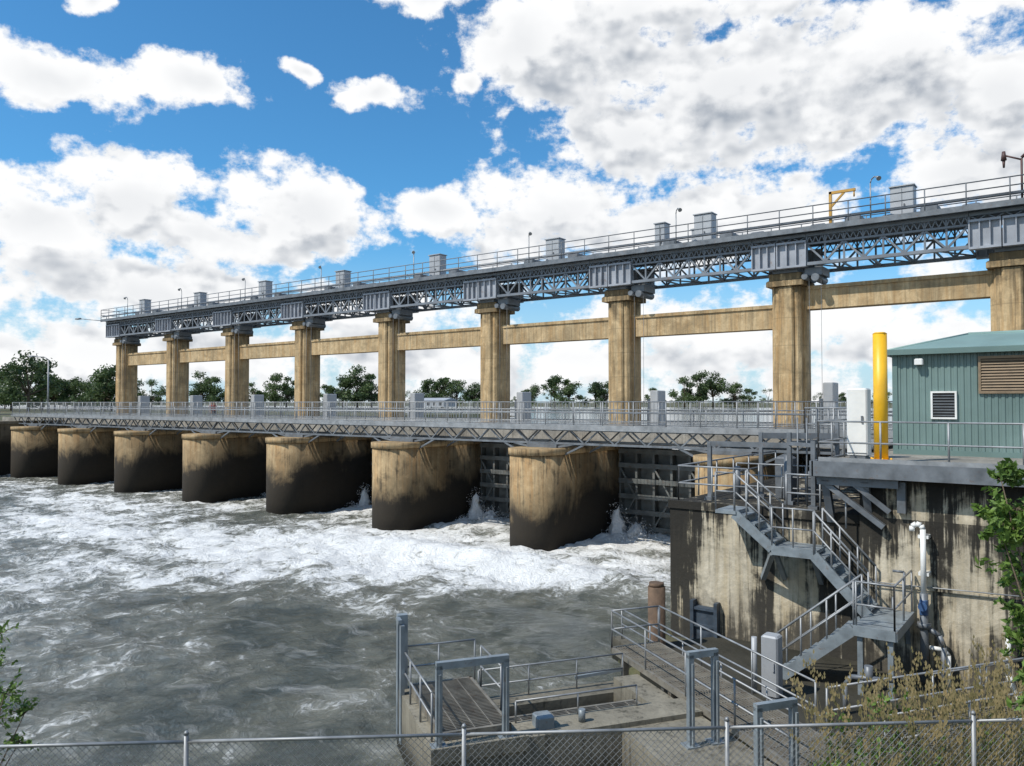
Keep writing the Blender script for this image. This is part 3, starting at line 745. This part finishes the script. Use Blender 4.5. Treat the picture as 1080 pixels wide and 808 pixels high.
def grassobj(name,n,reg,hr,mat,seed,wd=.006,lean=(.1,.4)):
    random.seed(seed); b=B()
    for i in range(n):
        d,r_=reg(); p=W(d,r_); z=hgt(p.x,p.y)-.03
        h=random.uniform(*hr); a=random.random()*6.28; ln=random.uniform(*lean)*h
        dx,dy=math.cos(a)*ln,math.sin(a)*ln; sx,sy=-math.sin(a)*wd*random.uniform(.6,1.6),math.cos(a)*wd*random.uniform(.6,1.6)
        P=[]
        for t_ in (0,.4,.75,1):
            ww=(1-t_)*.9+.1; P.append((p.x+dx*t_*t_-sx*ww,p.y+dy*t_*t_-sy*ww,z+h*t_*(1-.12*t_))); P.append((p.x+dx*t_*t_+sx*ww,p.y+dy*t_*t_+sy*ww,z+h*t_*(1-.12*t_)))
        b.add(P,[(0,1,3,2),(2,3,5,4),(4,5,7,6)])
        if h>.9 and random.random()<.7:
            tp=Vector(P[6]); low=Vector(P[4])
            for j in range(14):
                q=tp.lerp(low,random.random()*.7)+Vector((random.uniform(-.03,.03),random.uniform(-.03,.03),random.uniform(-.02,.05)))
                b.add([q,q+Vector((.010,.004,.02)),q+Vector((0,.004,.05)),q+Vector((-.010,-.004,.02))],[(0,1,2,3)])
    mkobj(name,b,mat)
def clump(dr,rr,sd,n=22,s=.25):
    R_=random.Random(sd); C_=[(R_.uniform(*dr),R_.uniform(*rr)) for _ in range(n)]
    def f():
        c_=random.choice(C_); return c_[0]+random.gauss(0,s*.6),c_[1]+random.gauss(0,s)
    return f
grassobj('tall_dry_grass',650,clump((8.0,9.0),(3.6,7.0),1,24,.2),(.7,1.9),'grass',4,.005)
grassobj('dry_grass',4200,lambda:(random.uniform(7.8,9.7),random.uniform(3.9,8)),(.2,.8),'grass',14,.005,(.2,.9))
grassobj('green_grass',3000,clump((7.8,9.8),(3.3,7.4),2,26,.28),(.25,.8),'grassg',5)
grassobj('bank_grass',2500,lambda:(random.uniform(7.3,8.9),random.uniform(-8,3)),(.15,.5),'grassg',6)
grassobj('verge_grass',2500,lambda:(random.uniform(9.8,13.5),random.uniform(7.2,10)),(.2,.8),'grass',8)
e=empty('weed_plant'); b=B(); QQ=[]; random.seed(21)
for (dd,rr_,hh0) in ((8.7,3.7,1.05),(8.7,4.1,1.2),(9.0,4.5,1.1),(8.6,5.2,.9),(8.9,5.7,1.0),(8.4,4.4,1.0),(8.3,3.9,.8),(8.6,3.4,.7)):
    p=W(dd,rr_); z=hgt(p.x,p.y)
    for j in range(6):
        tip=Vector((p.x+random.uniform(-.25,.25),p.y+random.uniform(-.25,.25),z+hh0*random.uniform(.7,1.15))); base=Vector((p.x,p.y,z-.05))
        b.tube(base,tip,.007,5,.003)
        for k_ in range(8): QQ.append(leafquads(base.lerp(tip,.2+.11*k_),(.07,.07,.05),5,.042,.1))
mkobj('stems',b,'bark',e); quadobj('leaves',np.concatenate(QQ),'leaf',e)
# ---------------------------------------------------------------- spray
b=B(); QQ=[]
for (cx,cy,hh0,rr) in ((-15.7,28.3,1.35,.36),(-15.0,28.6,.7,.5),(-23.3,28.4,1.35,.36),(-22.6,28.6,.6,.5),(-30.9,28.4,1.1,.32),(-38.5,28.4,1.0,.3)):
    n=18; rings=9
    vs=[];fs=[]
    for j in range(rings):
        t_=j/(rings-1)
        for i in range(n):
            a=2*math.pi*i/n; q=rr*(1-t_)**.6*(1+.7*noise.noise(Vector((math.cos(a)*2,math.sin(a)*2,t_*4+cx))))+.02
            vs.append((cx+q*math.cos(a)+.12*noise.noise(Vector((t_*3,cx,1))),cy+q*math.sin(a),-.2+hh0*t_+.15*noise.noise(Vector((a,t_*5,cx)))))
    for j in range(rings-1):
        for i in range(n): fs.append((j*n+i,j*n+(i+1)%n,(j+1)*n+(i+1)%n,(j+1)*n+i))
    b.add(vs,fs,True)
    QQ.append(leafquads((cx,cy,hh0*.5),(rr*1.3,rr*1.3,hh0*.65),360,.03,.2)); QQ.append(leafquads((cx,cy-.2,.05),(rr*3,rr*3,.25),420,.04,.2))
e=empty('water_spray'); mkobj('jet',b,'spray',e); quadobj('droplets',np.concatenate(QQ),'spray',e)
b=B(); x,y=-81,33.5
b.tube((x,y,3.8),(x,y,9.6),.09,10,.06); b.path([(x,y,9.6),(x-.3,y-.2,9.85),(x-1.3,y-.8,9.95)],.05,8); b.cbox(x-2.0,x-1.2,y-1.0,y-.6,9.88,10.02,.03)
mkobj('street_lamp',b,'galv')
e=empty('shore_building'); p=W(330,pxr(462,330)); b=B(); b.cbox(p.x-7,p.x+7,p.y-4,p.y+4,3.8,6.4,.1); mkobj('walls',b,'cab',e)
b=B(); b.add([(p.x-7.5,p.y-4.5,6.4),(p.x+7.5,p.y-4.5,6.4),(p.x+7.5,p.y+4.5,6.4),(p.x-7.5,p.y+4.5,6.4),(p.x-7.5,p.y,7.6),(p.x+7.5,p.y,7.6)],[(0,1,5,4),(2,3,4,5),(3,0,4),(1,2,5)]); mkobj('roof',b,'cab',e)
b=B()
for i in range(4): b.box(p.x-6+i*3.4,p.x-4.6+i*3.4,p.y-4.08,p.y-4.02,4.4,5.7)
mkobj('windows',b,'black',e)
# ---------------------------------------------------------------- people
def person(x,y,z,head,shirt,pose=0,scl=.86):
    J={'pelvis':((0,0,.95),.13),'belly':((0,.01,1.1),.12),'chest':((0,0,1.3),.145),'neck':((0,0,1.47),.06),'hd0':((0,-.02,1.56),.075),'hd1':((0,-.02,1.66),.095),'hd2':((0,0,1.74),.05)}
    E=[('pelvis','belly'),('belly','chest'),('chest','neck'),('neck','hd0'),('hd0','hd1'),('hd1','hd2')]
    for s_,n in ((1,'l'),(-1,'r')):
        st_=.14*s_*(1 if pose else .5)
        J[n+'hip']=((.1*s_,0,.88),.095); J[n+'knee']=((.11*s_,-.06-st_*.6,.5),.06); J[n+'ank']=((.11*s_,-st_,.09),.042); J[n+'toe']=((.12*s_,-st_-.16,.04),.035)
        J[n+'sh']=((.19*s_,0,1.41),.06); J[n+'el']=((.25*s_,.04+st_*.3,1.13),.045); J[n+'wr']=((.24*s_,-.08+st_*.4,.9),.028); J[n+'palm']=((.24*s_,-.1+st_*.4,.83),.032)
        E+=[('pelvis',n+'hip'),(n+'hip',n+'knee'),(n+'knee',n+'ank'),(n+'ank',n+'toe'),('chest',n+'sh'),(n+'sh',n+'el'),(n+'el',n+'wr'),(n+'wr',n+'palm')]
    names=list(J); idx={k:i for i,k in enumerate(names)}
    me=bpy.data.meshes.new('tmp'); me.from_pydata([J[k][0] for k in names],[(idx[a],idx[c]) for a,c in E],[])
    o=bpy.data.objects.new('tmp',me); sc.collection.objects.link(o)
    o.modifiers.new('s','SKIN'); 
    for i,k in enumerate(names):
        sv=me.skin_vertices[0].data[i]; sv.radius=(J[k][1],J[k][1]*.85); sv.use_root=(i==0)
    ss=o.modifiers.new('u','SUBSURF'); ss.levels=2
    dg=bpy.context.evaluated_depsgraph_get(); ev=o.evaluated_get(dg); m2=bpy.data.meshes.new_from_object(ev)
    bpy.data.objects.remove(o)
    for k in ('skin','cloth_dark',shirt,'hair'): m2.materials.append(M[k])
    for p in m2.polygons:
        c=p.center; p.use_smooth=True
        if c.z>1.69 or (c.z>1.58 and c.y>.02): p.material_index=3
        elif c.z>1.46: p.material_index=0
        elif abs(c.x)>.19 and c.z<1.15: p.material_index=0
        elif c.z<.98: p.material_index=1
        else: p.material_index=2
    e=empty('person'); ob=bpy.data.objects.new('body',m2); sc.collection.objects.link(ob); ob.parent=e
    b=B()
    for s_ in (1,-1):
        st_=.14*s_*(1 if pose else .5); w_=Vector((.24*s_,-.1+st_*.4,.80))
        for j,L in enumerate((.065,.075,.07,.055)):
            q=w_+Vector((0,-.028+.018*j,0)); q2=q+Vector((-.005*s_,-.004,-L*.55)); b.tube(q,q2,.009,6); b.tube(q2,q2+Vector((-.012*s_,0,-L*.45)),.008,6,.006)
        q=w_+Vector((0,-.03,.03)); b.tube(q,q+Vector((-.01*s_,-.03,-.04)),.01,6,.007)
        b.tube((.085*s_,0,1.64),(.1*s_,.0,1.65),.022,8)
    b.tube((0,-.1,1.66),(0,-.13,1.625),.01,6,.016); mkobj('hands_ears_nose',b,'skin',e)
    b=B()
    for s_ in (1,-1): b.tube((.032*s_,-.1,1.66),(.032*s_,-.112,1.66),.011,8)
    b.tube((-.02,-.107,1.585),(.02,-.107,1.585),.006,6); mkobj('eyes_mouth',b,'hair',e)
    e.location=(x,y,z); e.rotation_euler=(0,0,head); e.scale=(scl,)*3
person(-49.6,31.4,4.05,1.2,'cloth_red',1); person(-50.7,31.9,4.05,1.5,'cloth_red',1)
# ---------------------------------------------------------------- sun & sky
el=math.radians(50); sh_=Vector((-.476,-.878)).normalized()
sd=Vector((sh_.x*math.cos(el),sh_.y*math.cos(el),math.sin(el)))
L=bpy.data.lights.new('sun','SUN'); L.energy=4.2; L.angle=math.radians(.5); L.color=(1,.95,.87)
lo=bpy.data.objects.new('sun',L); sc.collection.objects.link(lo); lo.rotation_euler=sd.to_track_quat('Z','Y').to_euler()
wd=bpy.data.worlds.new('World'); sc.world=wd; wd.use_nodes=True
t=NT(wd.node_tree); bg=t.n['Background']
sky=t.new('ShaderNodeTexSky'); sky.sky_type='NISHITA'; sky.sun_disc=False; sky.sun_elevation=el; sky.sun_rotation=math.atan2(sd.x,sd.y)
sky.air_density=1.0; sky.dust_density=.4; sky.ozone_density=3.0
dirv=t.new('ShaderNodeTexCoord').outputs['Generated']
dF=t.v('DOT_PRODUCT',dirv,(FX,FY,0)); dR=t.v('DOT_PRODUCT',dirv,(RX,RY,0))
az=t.m('ARCTAN2',dR,dF); sp=t.new('ShaderNodeSeparateXYZ'); t.put(sp.inputs[0],dirv); elv=t.m('ARCSINE',sp.outputs[2])
cv=t.new('ShaderNodeCombineXYZ'); t.put(cv.inputs[0],az); t.put(cv.inputs[1],elv); P0=cv.outputs[0]
# cumulus banks (bearing deg, elevation deg, half-width, half-height)
C=[(1,25.0,6.5,4.0),(9,25.0,9.5,6.2),(16,21.5,11,5.6),(9,18.6,8,3.4),(25,20.5,9.5,5.2),(33,18.5,5,3.8),(19,27.5,7,3.2),(32,24.5,4,2.2),
   (3,13.4,8,4.0),(11,12.4,8,3.8),(18.5,13.0,6,2.8),(31,14.0,6.3,3.5),
   (-26.5,13.2,6.2,3.6),(-32,11.8,5.5,3.2),(-15.0,13.2,7.6,3.8),(-21,11.2,6,2.3),(-5.4,13.8,4.2,2.1),
   (-22.3,21.1,4.6,1.9),(-31,19.8,5.4,2.1),(-10.0,21.4,3.0,1.1),(-15.4,22.4,1.4,.8),(-28.5,24.8,1.4,.9),(-2.6,22.4,1.8,.9),
   (-25,7.2,11,3.0),(-11,6.8,8,2.3),(-75,15,18,8),(75,18,20,9),(150,22,36,14),(-140,25,34,14),(-6,28.3,6,1.6)]
w=t.new('ShaderNodeTexNoise'); w.noise_dimensions='2D'; t.put(w.inputs['Vector'],P0); w.inputs['Scale'].default_value=13; w.inputs['Detail'].default_value=3
warp=t.v('MULTIPLY',t.v('SUBTRACT',w.outputs['Color'],(.5,.5,.5)),(.06,.035,0))
band_e=math.radians(3.4)
def mask(P):
    Pw=t.v('ADD',P,warp); acc=None
    for (a,e,rx,ry) in C:
        sx,sy=1/math.radians(rx),1/math.radians(ry)
        l=t.v('LENGTH',t.v('MULTIPLY_ADD',Pw,(sx,sy,0),(-math.radians(a)*sx,-math.radians(e)*sy,0)))
        acc=l if acc is None else t.m('MINIMUM',acc,l)
    s2=t.new('ShaderNodeSeparateXYZ'); t.put(s2.inputs[0],P)
    band=t.m('MULTIPLY_ADD',t.m('ABSOLUTE',t.m('SUBTRACT',s2.outputs[1],band_e)),1/math.radians(9.5),.48)
    acc=t.m('MINIMUM',t.m('MINIMUM',acc,band),1.6)
    return t.m('SUBTRACT',1.0,acc)
def fb_(P,det): return t.noise(t.v('MULTIPLY',P,(1,1.6,1)),9.5,det,.6,0,'2D')
P1=t.v('ADD',P0,(-.018,.046,0))
m0,m1=mask(P0),mask(P1)
n0,n1_=fb_(P0,8),fb_(P1,3)
n2=t.noise(t.v('MULTIPLY',P0,(1,1.25,1)),32,5,.64,0,'2D')
D0=t.m('MULTIPLY_ADD',t.m('SUBTRACT',n0,.5),1.9,m0)
D0s=t.m('MULTIPLY_ADD',t.m('SUBTRACT',fb_(P0,3),.5),1.9,m0)
D1=t.m('MULTIPLY_ADD',t.m('SUBTRACT',n1_,.5),1.9,m1)
E0=t.m('MULTIPLY_ADD',t.m('SUBTRACT',n2,.5),.95,D0)
alpha=t.mr(E0,-.06,.38,0,1,True)
shade=t.m('SUBTRACT',D1,D0s)
shade=t.m('MULTIPLY_ADD',t.m('SUBTRACT',n2,.5),-.55,shade)
lit=t.mr(shade,-.42,.34,1,0,True)
thick=t.mr(D0s,.12,.85,0,1,True)
g=t.m('MULTIPLY',thick,t.m('SUBTRACT',1.0,lit))
g=t.m('ADD',t.m('MULTIPLY',g,1.0),t.m('MULTIPLY',t.m('MULTIPLY',thick,t.mr(m0,.35,.9)),.24))
g=t.m('MINIMUM',g,1.0)
ccol=t.mix(g,(10.2,10.25,10.3),(3.9,4.35,5.0))
skyc=t.mix(1.0,sky.outputs[0],(.60,1.28,1.58),'MULTIPLY')
hz=t.mr(elv,0,.22,.8,0,True)
skyc=t.mix(hz,skyc,(5.9,7.4,8.6))
final=t.mix(alpha,skyc,ccol)
t.put(bg.inputs[0],final); bg.inputs[1].default_value=.1
wd.cycles.sampling_method='MANUAL'; wd.cycles.sample_map_resolution=256
# ---------------------------------------------------------------- camera
cam=bpy.data.cameras.new('camera'); co=bpy.data.objects.new('camera',cam); sc.collection.objects.link(co)
co.location=(0,0,5.43); co.rotation_euler=(math.radians(91.47),0,math.radians(36.7))
cam.sensor_width=36; cam.lens=27.33; cam.clip_start=.1; cam.clip_end=9000
sc.camera=co
